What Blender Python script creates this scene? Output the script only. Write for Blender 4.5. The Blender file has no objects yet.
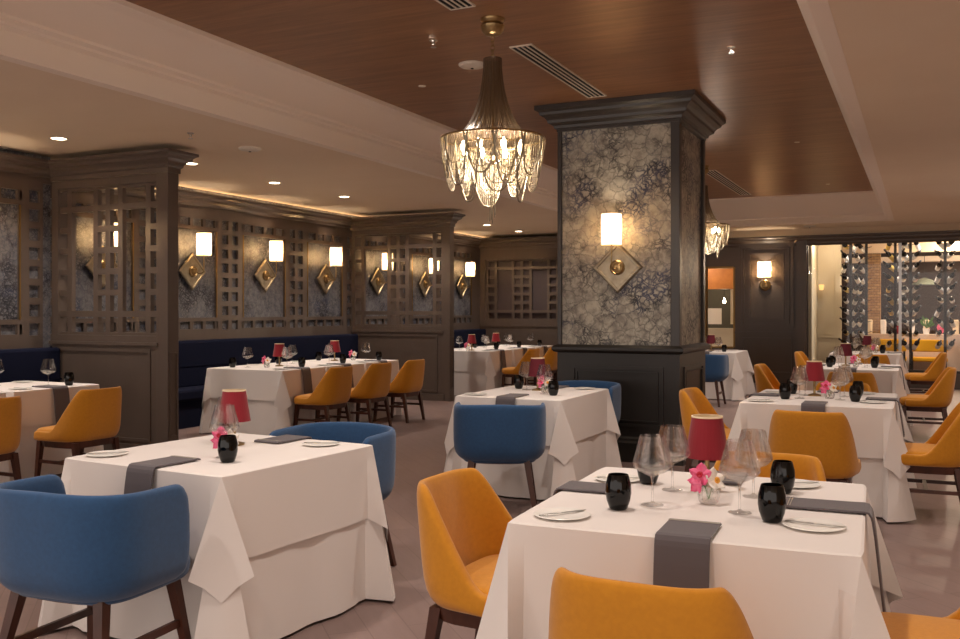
import bpy, math, random
from mathutils import Vector, Matrix
random.seed(7)
PI = math.pi
SC = bpy.context.scene
COL = SC.collection

# ------------------------------------------------------------------ camera
YAW = math.radians(25.564)
cam_d = bpy.data.cameras.new('camera'); cam = bpy.data.objects.new('camera', cam_d); COL.objects.link(cam)
cam.location = (0, 0, 1.42); cam.rotation_euler = (PI/2, 0, YAW)
cam_d.sensor_width = 36; cam_d.lens = 924/960*36; cam_d.shift_y = -8.0/960; cam_d.clip_start = .05; cam_d.clip_end = 200
SC.camera = cam
# ------------------------------------------------------------------ world and exposure
W = bpy.data.worlds.new('world'); SC.world = W; W.use_nodes = True
W.node_tree.nodes['Background'].inputs[0].default_value = (1.0, .87, .79, 1)
W.node_tree.nodes['Background'].inputs[1].default_value = 1.35
vs = SC.view_settings
vs.view_transform = 'Standard'; vs.look = 'None'; vs.gamma = 1; vs.use_curve_mapping = False; vs.exposure = 0.33
WARM = (1.0, .78, .56); SOFT = (1.0, .88, .79)
def spot(x, y, z, e_, size=110, blend=.9, col=SOFT, r=.05, name='spot_lamp', parent=None):
    d = bpy.data.lights.new(name, 'SPOT'); d.energy = e_*1.7; d.spot_size = math.radians(size); d.spot_blend = blend; d.color = col; d.shadow_soft_size = r
    o = bpy.data.objects.new(name, d); COL.objects.link(o); o.location = (x, y, z)
    if parent: o.parent = parent
    return o
def point(x, y, z, e, col=WARM, r=.04, name='point_lamp', parent=None):
    d = bpy.data.lights.new(name, 'POINT'); d.energy = e; d.color = col; d.shadow_soft_size = r
    o = bpy.data.objects.new(name, d); COL.objects.link(o); o.location = (x, y, z)
    if parent: o.parent = parent
    return o

# ------------------------------------------------------------------ materials
def lin(c):
    return tuple(((v/255)/12.92 if v/255 <= .04045 else ((v/255+.055)/1.055)**2.4) for v in c) + (1,)
def base(name):
    m = bpy.data.materials.new(name); m.use_nodes = True
    return m, m.node_tree, m.node_tree.nodes, m.node_tree.nodes['Principled BSDF']
def pbr(name, c, rough=.5, metal=0, c2=None, scale=20, bump=0, bscale=200, spec=.5, sheen=0, coord='Object', stretch=(1, 1, 1), coat=0):
    m, t, N, b = base(name)
    b.inputs['Base Color'].default_value = lin(c); b.inputs['Roughness'].default_value = rough; b.inputs['Metallic'].default_value = metal
    b.inputs['Specular IOR Level'].default_value = spec
    if sheen: b.inputs['Sheen Weight'].default_value = sheen
    if coat: b.inputs['Coat Weight'].default_value = coat; b.inputs['Coat Roughness'].default_value = .1
    tc = N.new('ShaderNodeTexCoord'); mp = N.new('ShaderNodeMapping'); mp.inputs['Scale'].default_value = stretch
    t.links.new(tc.outputs[coord], mp.inputs[0])
    if c2:
        n = N.new('ShaderNodeTexNoise'); n.inputs['Scale'].default_value = scale; n.inputs['Detail'].default_value = 6
        r = N.new('ShaderNodeValToRGB'); r.color_ramp.elements[0].color = lin(c); r.color_ramp.elements[1].color = lin(c2)
        r.color_ramp.elements[0].position = .3; r.color_ramp.elements[1].position = .7
        t.links.new(mp.outputs[0], n.inputs['Vector']); t.links.new(n.outputs[0], r.inputs[0]); t.links.new(r.outputs[0], b.inputs['Base Color'])
    if bump:
        n = N.new('ShaderNodeTexNoise'); n.inputs['Scale'].default_value = bscale; n.inputs['Detail'].default_value = 3
        bp = N.new('ShaderNodeBump'); bp.inputs['Strength'].default_value = bump; bp.inputs['Distance'].default_value = .002
        t.links.new(mp.outputs[0], n.inputs['Vector']); t.links.new(n.outputs[0], bp.inputs['Height']); t.links.new(bp.outputs[0], b.inputs['Normal'])
    return m
def emit(name, c, s, c2=None):
    m, t, N, b = base(name)
    b.inputs['Base Color'].default_value = lin(c); b.inputs['Emission Color'].default_value = lin(c); b.inputs['Emission Strength'].default_value = s
    return m
def shade_mat():
    m, t, N, b = base('lit_cream_shade'); N.remove(b); out = N['Material Output']
    tl = N.new('ShaderNodeBsdfTranslucent'); tl.inputs[0].default_value = lin((255, 226, 180))
    em = N.new('ShaderNodeEmission'); em.inputs[0].default_value = lin((255, 214, 150)); em.inputs[1].default_value = .42
    ad = N.new('ShaderNodeAddShader'); t.links.new(tl.outputs[0], ad.inputs[0]); t.links.new(em.outputs[0], ad.inputs[1]); t.links.new(ad.outputs[0], out.inputs[0])
    return m
def thin_glass(name, tint=(255, 255, 255), refl=1.0, base_mix=.03, pw=.35, rough=.02):
    m, t, N, b = base(name); N.remove(b); out = N['Material Output']
    tr = N.new('ShaderNodeBsdfTransparent'); tr.inputs[0].default_value = lin(tint)
    gl = N.new('ShaderNodeBsdfGlossy'); gl.inputs['Roughness'].default_value = rough; gl.inputs[0].default_value = (refl, refl, refl, 1)
    lw = N.new('ShaderNodeLayerWeight'); lw.inputs[0].default_value = pw
    ma = N.new('ShaderNodeMath'); ma.operation = 'MULTIPLY_ADD'; ma.inputs[1].default_value = .75; ma.inputs[2].default_value = base_mix; ma.use_clamp = True
    mx = N.new('ShaderNodeMixShader')
    t.links.new(lw.outputs['Fresnel'], ma.inputs[0]); t.links.new(ma.outputs[0], mx.inputs[0])
    t.links.new(tr.outputs[0], mx.inputs[1]); t.links.new(gl.outputs[0], mx.inputs[2]); t.links.new(mx.outputs[0], out.inputs[0])
    return m
def real_glass(name, mixf=.38):
    m, t, N, b = base(name); N.remove(b); out = N['Material Output']
    g = N.new('ShaderNodeBsdfGlass'); g.inputs['IOR'].default_value = 1.48; g.inputs['Roughness'].default_value = 0.0; g.inputs[0].default_value = (1, 1, 1, 1)
    tr = N.new('ShaderNodeBsdfTransparent'); mx = N.new('ShaderNodeMixShader'); mx.inputs[0].default_value = mixf
    t.links.new(g.outputs[0], mx.inputs[1]); t.links.new(tr.outputs[0], mx.inputs[2]); t.links.new(mx.outputs[0], out.inputs[0])
    return m
def marbled(name, light, mid, dark, blue, vs_=7.0, rough=.3, spec=.5):
    m, t, N, b = base(name); L = t.links
    tc = N.new('ShaderNodeTexCoord')
    def noise(sc, det=4, ro=.5):
        n = N.new('ShaderNodeTexNoise'); n.inputs['Scale'].default_value = sc; n.inputs['Detail'].default_value = det; n.inputs['Roughness'].default_value = ro
        L.new(tc.outputs['Object'], n.inputs['Vector']); return n
    nz = noise(vs_*2.0, 7, .62)
    mixv = N.new('ShaderNodeMix'); mixv.data_type = 'VECTOR'; mixv.inputs[0].default_value = .13
    L.new(tc.outputs['Object'], mixv.inputs[4]); L.new(nz.outputs['Color'], mixv.inputs[5])
    def vein(sc, lo, hi):
        vo = N.new('ShaderNodeTexVoronoi'); vo.feature = 'DISTANCE_TO_EDGE'; vo.inputs['Scale'].default_value = sc
        L.new(mixv.outputs[1], vo.inputs['Vector'])
        mr = N.new('ShaderNodeMapRange'); mr.inputs[1].default_value = lo; mr.inputs[2].default_value = hi; mr.inputs[3].default_value = 1; mr.inputs[4].default_value = 0
        L.new(vo.outputs['Distance'], mr.inputs[0]); return mr
    v1 = vein(vs_*2.7, .008, .07); v2 = vein(vs_*5.6, .02, .22)
    drift = noise(vs_*.55, 4, .6)
    dm = N.new('ShaderNodeMapRange'); dm.inputs[1].default_value = .44; dm.inputs[2].default_value = .60; L.new(drift.outputs[0], dm.inputs[0])
    def mul(a_, b_):
        q = N.new('ShaderNodeMath'); q.operation = 'MULTIPLY'; L.new(a_, q.inputs[0]); L.new(b_, q.inputs[1]); return q.outputs[0]
    ad = N.new('ShaderNodeMath'); ad.operation = 'MULTIPLY_ADD'; ad.inputs[1].default_value = .75; ad.inputs[2].default_value = .45; L.new(dm.outputs[0], ad.inputs[0])
    a1 = mul(v1.outputs[0], ad.outputs[0]); a2 = mul(v2.outputs[0], dm.outputs[0])
    mxx = N.new('ShaderNodeMath'); mxx.operation = 'MAXIMUM'; L.new(a1, mxx.inputs[0]); L.new(a2, mxx.inputs[1])
    tone = noise(vs_*3.2, 7, .65)
    r1 = N.new('ShaderNodeValToRGB'); r1.color_ramp.elements[0].position = .36; r1.color_ramp.elements[0].color = lin(mid); r1.color_ramp.elements[1].position = .6; r1.color_ramp.elements[1].color = lin(light)
    L.new(tone.outputs[0], r1.inputs[0])
    bl = noise(vs_*.8, 3); r2 = N.new('ShaderNodeValToRGB'); r2.color_ramp.elements[0].position = .5; r2.color_ramp.elements[0].color = lin(dark); r2.color_ramp.elements[1].position = .6; r2.color_ramp.elements[1].color = lin(blue)
    L.new(bl.outputs[0], r2.inputs[0])
    mx = N.new('ShaderNodeMix'); mx.data_type = 'RGBA'; L.new(mxx.outputs[0], mx.inputs[0]); L.new(r1.outputs[0], mx.inputs[6]); L.new(r2.outputs[0], mx.inputs[7])
    L.new(mx.outputs[2], b.inputs['Base Color'])
    b.inputs['Roughness'].default_value = rough; b.inputs['Specular IOR Level'].default_value = spec
    return m
M = {}
M['ceil'] = pbr('cream_plaster', (240, 221, 195), .7, c2=(236, 216, 189), scale=1.5)
M['beam'] = pbr('beam_plaster', (250, 236, 220), .6)
M['taupe'] = pbr('taupe_painted_wood', (96, 84, 76), .30, c2=(91, 79, 71), scale=6, stretch=(1, 1, .3))
M['char'] = pbr('charcoal_painted_wood', (60, 54, 50), .33, c2=(56, 51, 48), scale=6)
M['far_wall'] = pbr('slate_painted_panelling', (90, 79, 71), .33)
M['soot'] = pbr('near_black_painted_wood', (38, 34, 31), .4)
M['gold'] = pbr('aged_brass', (178, 152, 108), .3, 1, c2=(150, 126, 88), scale=30)
M['bead'] = pbr('gilt_bead', (150, 120, 70), .4, .8)
M['pale_metal'] = pbr('champagne_leaf_metal', (172, 160, 138), .38, .75, c2=(138, 126, 106), scale=14)
M['steel'] = pbr('brushed_steel', (190, 188, 185), .28, 1)
M['cloth'] = pbr('white_linen', (232, 224, 218), .85, bump=.12, bscale=500, sheen=.1)
M['napkin'] = pbr('taupe_grey_linen', (92, 85, 88), .85, bump=.2, bscale=600, sheen=.2)
M['stitch'] = pbr('cream_stitching', (190, 180, 165), .8)
M['mustard'] = pbr('mustard_fabric', (204, 136, 22), .9, c2=(196, 128, 18), scale=60, bump=.25, bscale=420, sheen=.25)
M['blue'] = pbr('denim_blue_fabric', (40, 80, 122), .9, c2=(36, 73, 113), scale=60, bump=.25, bscale=420, sheen=.25)
M['navy'] = pbr('navy_velvet', (12, 17, 40), .9, spec=.2)
M['leg'] = pbr('dark_walnut', (84, 46, 32), .35, c2=(60, 32, 22), scale=12, stretch=(1, 1, .15))
M['black'] = pbr('black_glaze', (4, 4, 5), .08, spec=.4)
M['matte_black'] = pbr('matt_black_iron', (22, 21, 21), .5)
M['china'] = pbr('white_china', (250, 247, 240), .25)
M['red'] = pbr('crimson_shade_fabric', (138, 10, 30), .8, sheen=.2)
M['wine_red'] = pbr('dark_wine_shade_fabric', (96, 12, 30), .8)
M['lining'] = pbr('cream_lining', (245, 225, 190), .8)
M['pink'] = pbr('pink_petal', (232, 62, 120), .5, c2=(240, 130, 165), scale=40)
M['crimson'] = pbr('crimson_lip', (190, 10, 50), .5)
M['petal'] = pbr('white_petal', (245, 238, 228), .5)
M['yolk'] = pbr('yellow_lip', (240, 170, 60), .5)
M['green'] = pbr('leaf_green', (66, 110, 40), .6, c2=(90, 140, 60), scale=30)
M['glass'] = real_glass('clear_glass', .68)
M['pane'] = thin_glass('window_glass', base_mix=.02, pw=.2, refl=.6)
M['crystal'] = real_glass('cut_crystal', .6)
M['shade'] = shade_mat()
M['bulb'] = emit('glowing_bulb', (255, 232, 190), 35)
M['led'] = emit('lit_downlight', (255, 232, 200), 14)
M['cove'] = emit('warm_led_strip', (255, 212, 160), 4.5)
M['white'] = pbr('white_painted_metal', (225, 215, 200), .5)
M['slot'] = pbr('dark_slot', (14, 12, 11), .9)
M['cream_panel'] = pbr('cream_panelling', (205, 196, 172), .5)
M['brick'] = None
M['paper_pillar'] = marbled('marbled_paper', (186, 180, 164), (138, 131, 120), (22, 20, 28), (46, 52, 80), 3.7, .42)
M['paper_wall'] = marbled('blue_marbled_paper', (122, 122, 124), (92, 94, 102), (28, 28, 36), (52, 60, 82), 5.0, .42)
def wood_ceiling():
    m, t, N, b = base('bronze_brown_wood_veneer'); L = t.links
    tc = N.new('ShaderNodeTexCoord'); mp = N.new('ShaderNodeMapping'); mp.inputs['Scale'].default_value = (.7, 9, 1)
    L.new(tc.outputs['Object'], mp.inputs[0])
    n = N.new('ShaderNodeTexNoise'); n.inputs['Scale'].default_value = 2.2; n.inputs['Detail'].default_value = 8; n.inputs['Roughness'].default_value = .65
    L.new(mp.outputs[0], n.inputs['Vector'])
    r = N.new('ShaderNodeValToRGB'); e = r.color_ramp.elements
    e[0].position = .3; e[0].color = lin((130, 92, 64)); e[1].position = .72; e[1].color = lin((170, 124, 87))
    L.new(n.outputs[0], r.inputs[0]); L.new(r.outputs[0], b.inputs['Base Color'])
    b.inputs['Roughness'].default_value = .38; b.inputs['Metallic'].default_value = .25
    bp = N.new('ShaderNodeBump'); bp.inputs['Strength'].default_value = .35; bp.inputs['Distance'].default_value = .004
    L.new(n.outputs[0], bp.inputs['Height']); L.new(bp.outputs[0], b.inputs['Normal'])
    return m
def floor_mat():
    m, t, N, b = base('taupe_oak_floor'); L = t.links
    tc = N.new('ShaderNodeTexCoord'); mp = N.new('ShaderNodeMapping'); mp.inputs['Rotation'].default_value = (0, 0, math.radians(45))
    L.new(tc.outputs['Object'], mp.inputs[0])
    br = N.new('ShaderNodeTexBrick'); br.inputs['Scale'].default_value = 1.0; br.inputs['Brick Width'].default_value = .9; br.inputs['Row Height'].default_value = .18
    br.inputs['Mortar Size'].default_value = .004; br.inputs['Mortar Smooth'].default_value = .6
    br.inputs['Color1'].default_value = lin((142, 120, 114)); br.inputs['Color2'].default_value = lin((134, 112, 106)); br.inputs['Mortar'].default_value = lin((122, 102, 96))
    L.new(mp.outputs[0], br.inputs['Vector'])
    n = N.new('ShaderNodeTexNoise'); n.inputs['Scale'].default_value = 5; n.inputs['Detail'].default_value = 8
    m2 = N.new('ShaderNodeMapping'); m2.inputs['Scale'].default_value = (1, 6, 1); L.new(mp.outputs[0], m2.inputs[0]); L.new(m2.outputs[0], n.inputs['Vector'])
    mx = N.new('ShaderNodeMix'); mx.data_type = 'RGBA'; mx.blend_type = 'MULTIPLY'; mx.inputs[0].default_value = .22
    L.new(br.outputs['Color'], mx.inputs[6]); L.new(n.outputs[0], mx.inputs[7]); L.new(mx.outputs[2], b.inputs['Base Color'])
    b.inputs['Roughness'].default_value = .42; b.inputs['Specular IOR Level'].default_value = .35
    return m
def brick_mat():
    m, t, N, b = base('tan_brick'); L = t.links
    tc = N.new('ShaderNodeTexCoord'); mp = N.new('ShaderNodeMapping'); mp.inputs['Rotation'].default_value = (PI/2, 0, 0)
    L.new(tc.outputs['Object'], mp.inputs[0])
    br = N.new('ShaderNodeTexBrick'); br.inputs['Scale'].default_value = 4
    br.inputs['Color1'].default_value = lin((186, 148, 98)); br.inputs['Color2'].default_value = lin((160, 120, 78)); br.inputs['Mortar'].default_value = lin((110, 90, 66))
    L.new(mp.outputs[0], br.inputs['Vector']); L.new(br.outputs['Color'], b.inputs['Base Color']); b.inputs['Roughness'].default_value = .9
    return m
def chain_mat(name, c, dens, met):   # strands of fine chain with gaps between them
    m, t, N, b = base(name); L = t.links; out = N['Material Output']
    b.inputs['Base Color'].default_value = lin(c); b.inputs['Metallic'].default_value = met; b.inputs['Roughness'].default_value = .35
    tr = N.new('ShaderNodeBsdfTransparent'); uv = N.new('ShaderNodeUVMap'); sx = N.new('ShaderNodeSeparateXYZ')
    tc = N.new('ShaderNodeTexCoord'); L.new(tc.outputs['Object'], sx.inputs[0])
    at = N.new('ShaderNodeMath'); at.operation = 'ARCTAN2'; L.new(sx.outputs[1], at.inputs[0]); L.new(sx.outputs[0], at.inputs[1])
    mu = N.new('ShaderNodeMath'); mu.operation = 'MULTIPLY'; mu.inputs[1].default_value = 96; L.new(at.outputs[0], mu.inputs[0])
    sn = N.new('ShaderNodeMath'); sn.operation = 'SINE'; L.new(mu.outputs[0], sn.inputs[0])
    ma = N.new('ShaderNodeMath'); ma.operation = 'MULTIPLY_ADD'; ma.inputs[1].default_value = .35; ma.inputs[2].default_value = dens; ma.use_clamp = True
    L.new(sn.outputs[0], ma.inputs[0])
    mx = N.new('ShaderNodeMixShader'); L.new(ma.outputs[0], mx.inputs[0]); L.new(tr.outputs[0], mx.inputs[1]); L.new(b.outputs[0], mx.inputs[2]); L.new(mx.outputs[0], out.inputs[0])
    N.remove(uv)
    return m
M['wood_ceiling'] = wood_ceiling(); M['floor'] = floor_mat(); M['brick'] = brick_mat()
M['chain'] = chain_mat('bronze_chain_strands', (104, 86, 66), .9, .5)
M['chain_light'] = chain_mat('champagne_chain_strands', (214, 198, 168), .10, .45)
M['orange_wood'] = pbr('honey_wood', (196, 128, 62), .5, c2=(170, 104, 48), scale=4, stretch=(1, 6, 1))
M['yellow'] = pbr('bright_yellow_fabric', (222, 160, 14), .8)

# ------------------------------------------------------------------ mesh helpers
class MB:
    def __init__(s): s.v = []; s.f = []
    def add(s, vs_, fs, mat=None):
        o = len(s.v)
        s.v += [tuple(mat @ Vector(p)) if mat else tuple(p) for p in vs_]
        s.f += [tuple(i+o for i in f) for f in fs]
        return s
    def box(s, x0, x1, y0, y1, z0, z1, mat=None):
        return s.add([(x0, y0, z0), (x1, y0, z0), (x1, y1, z0), (x0, y1, z0), (x0, y0, z1), (x1, y0, z1), (x1, y1, z1), (x0, y1, z1)],
                     [(0, 3, 2, 1), (4, 5, 6, 7), (0, 1, 5, 4), (1, 2, 6, 5), (2, 3, 7, 6), (3, 0, 4, 7)], mat)
    def taper(s, p0, p1, a0, a1, b0=None, b1=None):   # square bar from p0 to p1 with half sizes
        b0 = a0 if b0 is None else b0; b1 = a1 if b1 is None else b1
        v = [(p0[0]+i*a0, p0[1]+j*b0, p0[2]) for i, j in ((-1, -1), (1, -1), (1, 1), (-1, 1))] + [(p1[0]+i*a1, p1[1]+j*b1, p1[2]) for i, j in ((-1, -1), (1, -1), (1, 1), (-1, 1))]
        f = [(0, 3, 2, 1), (4, 5, 6, 7), (0, 1, 5, 4), (1, 2, 6, 5), (2, 3, 7, 6), (3, 0, 4, 7)]
        if p1[2] < p0[2]: f = [tuple(reversed(q)) for q in f]
        return s.add(v, f)
    def lathe(s, prof, n=24, mat=None, caps=True):    # prof: (r, z) going upward on the outside
        v = []; f = []
        for r, z in prof:
            for i in range(n):
                a = 2*PI*i/n; v.append((r*math.cos(a), r*math.sin(a), z))
        for k in range(len(prof)-1):
            for i in range(n):
                j = (i+1) % n; f.append((k*n+i, k*n+j, (k+1)*n+j, (k+1)*n+i))
        if caps:
            f.append(tuple(reversed(range(n)))); f.append(tuple((len(prof)-1)*n+i for i in range(n)))
        return s.add(v, f, mat)
    def tube(s, pts, r, n=6, closed=False):
        pts = [Vector(p) for p in pts]; v = []; f = []; m = len(pts)
        for k, p in enumerate(pts):
            if closed: d = pts[(k+1) % m]-pts[k-1]
            else: d = pts[min(k+1, m-1)]-pts[max(k-1, 0)]
            d.normalize(); u = d.orthogonal() if abs(d.z) > .99 else d.cross(Vector((0, 0, 1))); u.normalize(); w = d.cross(u)
            rr = r[k] if isinstance(r, (list, tuple)) else r
            for i in range(n):
                a = 2*PI*i/n; v.append(p+u*rr*math.cos(a)+w*rr*math.sin(a))
        for k in range(m if closed else m-1):
            for i in range(n):
                j = (i+1) % n; q = (k+1) % m
                f.append((k*n+i, q*n+i, q*n+j, k*n+j))
        if not closed: f.append(tuple(range(n))); f.append(tuple(reversed([(m-1)*n+i for i in range(n)])))
        return s.add(v, f)
    def rings(s, R, closed=True, cap0=False, cap1=False):  # list of rings with equal counts
        n = len(R[0]); v = [p for r in R for p in r]; f = []
        for k in range(len(R)-1):
            for i in range(n if closed else n-1):
                j = (i+1) % n; f.append((k*n+i, k*n+j, (k+1)*n+j, (k+1)*n+i))
        if cap0: f.append(tuple(reversed(range(n))))
        if cap1: f.append(tuple((len(R)-1)*n+i for i in range(n)))
        return s.add(v, f)
    def extrude_profile(s, prof, axis, a, b, place):  # prof (u, z) polygon; axis 'x' or 'y'; u is offset from place
        n = len(prof)
        def P(u, z, t): return (t, place+u, z) if axis == 'x' else (place+u, t, z)
        v = [P(u, z, a) for u, z in prof]+[P(u, z, b) for u, z in prof]
        f = [(i, (i+1) % n, n+(i+1) % n, n+i) for i in range(n)]+[tuple(reversed(range(n))), tuple(range(n, 2*n))]
        return s.add(v, f)
    def build(s, name, mat, parent=None, smooth=False, sub=0, bevel=0, loc=None, sharp=.7):
        me = bpy.data.meshes.new(name); me.from_pydata(s.v, [], s.f); me.update()
        import bmesh
        bm = bmesh.new(); bm.from_mesh(me); bmesh.ops.recalc_face_normals(bm, faces=bm.faces)
        if smooth and not sub:
            for e in bm.edges:
                if len(e.link_faces) == 2 and e.calc_face_angle(0) > sharp: e.smooth = False
        bm.to_mesh(me); bm.free()
        me.materials.append(mat)
        if smooth:
            for p in me.polygons: p.use_smooth = True
        o = bpy.data.objects.new(name, me); COL.objects.link(o)
        if parent: o.parent = parent
        if loc: o.location = loc
        if bevel:
            b = o.modifiers.new('bevel', 'BEVEL'); b.width = bevel; b.segments = 2; b.limit_method = 'ANGLE'
        if sub:
            q = o.modifiers.new('subsurf', 'SUBSURF'); q.levels = sub; q.render_levels = sub
        return o
def tag(o, label=None, cat=None, group=None, kind=None):
    if label: o['label'] = label
    if cat: o['category'] = cat
    if group: o['group'] = group
    if kind: o['kind'] = kind
    return o
def thing(name, label, cat, loc=(0, 0, 0), rz=0, group=None):
    o = bpy.data.objects.new(name, None); COL.objects.link(o); o.location = loc; o.rotation_euler = (0, 0, rz); o.empty_display_size = .1
    return tag(o, label, cat, group)
def struct(o): o['kind'] = 'structure'; return o
def dup(root, loc, rz=0, label=None, group=None, sc=None, rot=None):
    def rec(o, par):
        c = o.copy(); COL.objects.link(c)
        if par: c.parent = par
        for ch in list(o.children): rec(ch, c)
        return c
    r = rec(root, None); r.location = loc; r.rotation_euler = rot if rot else (0, 0, rz)
    if sc: r.scale = sc
    if label: r['label'] = label
    if group: r['group'] = group
    return r
class Kind:                                  # first use takes the original, later uses copy it
    def __init__(s, maker): s.maker = maker; s.first = None
    def put(s, loc, rz, label, group=None, sc=None, rot=None):
        if s.first is None:
            s.first = s.maker(); r = s.first; r.location = loc; r.rotation_euler = rot if rot else (0, 0, rz)
            r['label'] = label
            if group: r['group'] = group
            if sc: r.scale = sc
            return r
        return dup(s.first, loc, rz, label, group, sc or (1, 1, 1), rot)

# ------------------------------------------------------------------ dimensions
ZL, ZH, ZC = 3.03, 3.42, 2.97       # low ceiling, veneer ceiling, top of the cornices
XW = -8.6                           # left wall face
YB = 18.95                          # far wall face
CX0, CX1, CY1 = -5.2, -.54, 17.8    # coffer edge at the low ceiling
UX0, UX1, UY1 = -4.62, -.68, 16.6   # coffer edge at the veneer
YD = (6.76, 12.95)                  # dividers

# ------------------------------------------------------------------ shell
struct(MB().box(-9.2, 6, -4, 27, -.1, 0).build('floor', M['floor']))
struct(MB().box(-9, CX0-.06, -4, YB+.3, ZL, ZL+.12).box(CX1+.06, 5, -4, YB+.3, ZL, ZL+.12).box(CX0-.06, CX1+.06, CY1+.06, YB+.3, ZL, ZL+.12).build('ceiling', M['ceil']))
struct(MB().box(UX0-.6, UX1+.5, -4, CY1+.1, ZH, ZH+.08).build('ceiling', M['wood_ceiling']))
# stepped plaster cove round the coffer
lp = [(0, ZL-.002), (0, 3.19), (.05, 3.205), (.05, 3.225), (.09, 3.24), (.09, 3.262), (.14, 3.275), (.46, 3.375), (UX0-CX0, 3.385), (UX0-CX0, ZH+.01), (-.1, ZH+.01), (-.1, ZL-.002)]
struct(MB().extrude_profile(lp, 'y', -4, CY1+.1, CX0).build('trim_1', M['beam']))
rp_ = [(0, ZL-.002), (-.03, 3.05), (-.05, 3.2), (-.13, 3.26), (-.14, ZH+.01), (.1, ZH+.01), (.1, ZL-.002)]
struct(MB().extrude_profile(rp_, 'y', -4, CY1+.1, CX1).build('trim_2', M['beam']))
bp_ = [(0, ZL-.003), (-.02, 3.05), (-.25, 3.11), (-.25, 3.13), (UY1-CY1+.08, 3.39), (UY1-CY1, 3.395), (UY1-CY1, ZH+.01), (.1, ZH+.01), (.1, ZL-.003)]
struct(MB().extrude_profile(bp_, 'x', CX0-.05, CX1+.05, CY1).build('trim_3', M['beam']))
struct(MB().box(XW-.2, XW, -1, YB+.2, 0, ZL).build('wall_left', M['paper_wall']))
struct(MB().box(4.5, 4.7, -2, YB, 0, ZL).build('wall_right', M['ceil']))  # unseen wall, added to block side fill and bounce light to ceiling and beam
CROWN = [(u*.72, ZC-(ZC-z)*.74) for u, z in [(0, 2.66), (.02, 2.66), (.02, 2.74), (.045, 2.76), (.05, 2.80), (.085, 2.84), (.13, 2.865), (.135, 2.90), (.165, 2.925), (.19, 2.935), (.19, ZC), (0, ZC)]]
struct(MB().extrude_profile(CROWN, 'y', -1, YB, XW).build('trim_4', M['taupe']))
tag(MB().box(XW+.02, XW+.05, 2.5, YB-.1, ZC+.001, ZC+.012).build('cove_light_strip', M['cove']), 'warm strip light along the top of the left wall cornice', 'cove light')

# left wall lattice bays: open marbled panel between columns of square holes
PIT = .195; BAR = .06
def lattice(mb, u0, u1, z0, z1, cols, rows, put, t=.03):
    """cols: list of (ua, ub, kind) openings; kind 's' squares on every row, 'w' only top and bottom rows."""
    edges = sorted({u0, u1} | {c[0] for c in cols} | {c[1] for c in cols})
    prev = u0
    for a, b, k in cols:                     # solid stiles between columns
        if a > prev+1e-4: put(mb, prev, a, z0, z1)
        prev = b
    if u1 > prev+1e-4: put(mb, prev, u1, z0, z1)
    h = (z1-z0)/rows; br = BAR
    for a, b, k in cols:
        for i in range(rows+1):
            if k == 'w' and 2 <= i <= rows-2: continue
            zc = z0+i*h
            lo = max(z0, zc-br/2); hi = min(z1, zc+br/2)
            put(mb, a, b, lo, hi)
LZ0, LZ1 = 1.14, 2.69
def wall_put(mb, a, b, z0, z1): mb.box(XW, XW+.035, a, b, z0, z1)
SY = [4.75+1.52*i for i in range(-1, 9)]      # sconce positions on the left wall (6.27 is hidden by the divider)
SY = [6.25, 7.76, 9.22, 10.70, 12.20, 13.76, 15.45, 17.02]
def wall_put(mb, a, b, z0, z1): mb.box(WX, WX+.035, a, b, z0, z1)
XN = -8.2
for i, y in enumerate(SY[1:]+[4.4, 5.9]):
    WX = XN if y < 6.5 else XW
    y0 = (SY[i]+y)/2 if y > 6.5 else y-.76; y1 = ((y+SY[i+2])/2 if i+2 < len(SY) else YB-.4) if y > 6.5 else y+.74
    mb = MB()
    pw = .47
    cols = []
    # small squares between the bays
    n = 1
    cols += [(y0+.035, y0+.035+.125, 's')]
    n3 = 4; w = 2*pw
    for k in range(n3):
        a = y-pw+.02+k*(w/n3); cols.append((a, a+w/n3-.05, 'W'))
    cols += [(y1-.035-.125, y1-.035, 's')]
    # build: stiles for the square columns
    for a, b in ((y0, y0+.035), (y0+.16, y-pw), (y+pw, y1-.16), (y1-.035, y1)): wall_put(mb, a, b, LZ0, LZ1)
    rows = 8; h = (LZ1-LZ0)/rows
    for a, b in ((y0+.035, y0+.16), (y1-.16, y1-.035)):
        for r in range(rows+1):
            zc = LZ0+r*h; wall_put(mb, a, b, max(LZ0, zc-.035), min(LZ1, zc+.035))
    for z0_, z1_ in ((LZ0, LZ0+.05), (LZ0+.15, LZ0+.2), (LZ1-.05, LZ1), (LZ1-.2, LZ1-.15)): wall_put(mb, y-pw, y+pw, z0_, z1_)
    for za, zb in ((LZ0+.05, LZ0+.15), (LZ1-.15, LZ1-.05)):
        for k in range(n3+1):
            yy = y-pw+k*w/n3; wall_put(mb, yy-.025, yy+.025, za, zb)
    wall_put(mb, y0, y1, LZ1, 2.76); wall_put(mb, y0, y1, 1.04, LZ0)
    o = struct(mb.build('trim_%d' % (5+i), M['taupe']))
    g = MB(); 
    for s in (-1, 1): g.box(WX+.034, WX+.042, y+s*pw-.008, y+s*pw+.008, LZ0+.2, LZ1-.2)
    g.build('gilt_bead', M['bead'], o)
struct(MB().box(XW, XW+.03, -1, YB, .0, 1.05).build('wall_left', M['taupe']))
struct(MB().box(XW-.01, XN, -1, YD[0]-.001, 0, ZL).build('wall_left', M['paper_wall']))
struct(MB().extrude_profile(CROWN, 'y', -1, YD[0]-.002, XN).build('trim_19', M['taupe']))

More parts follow.
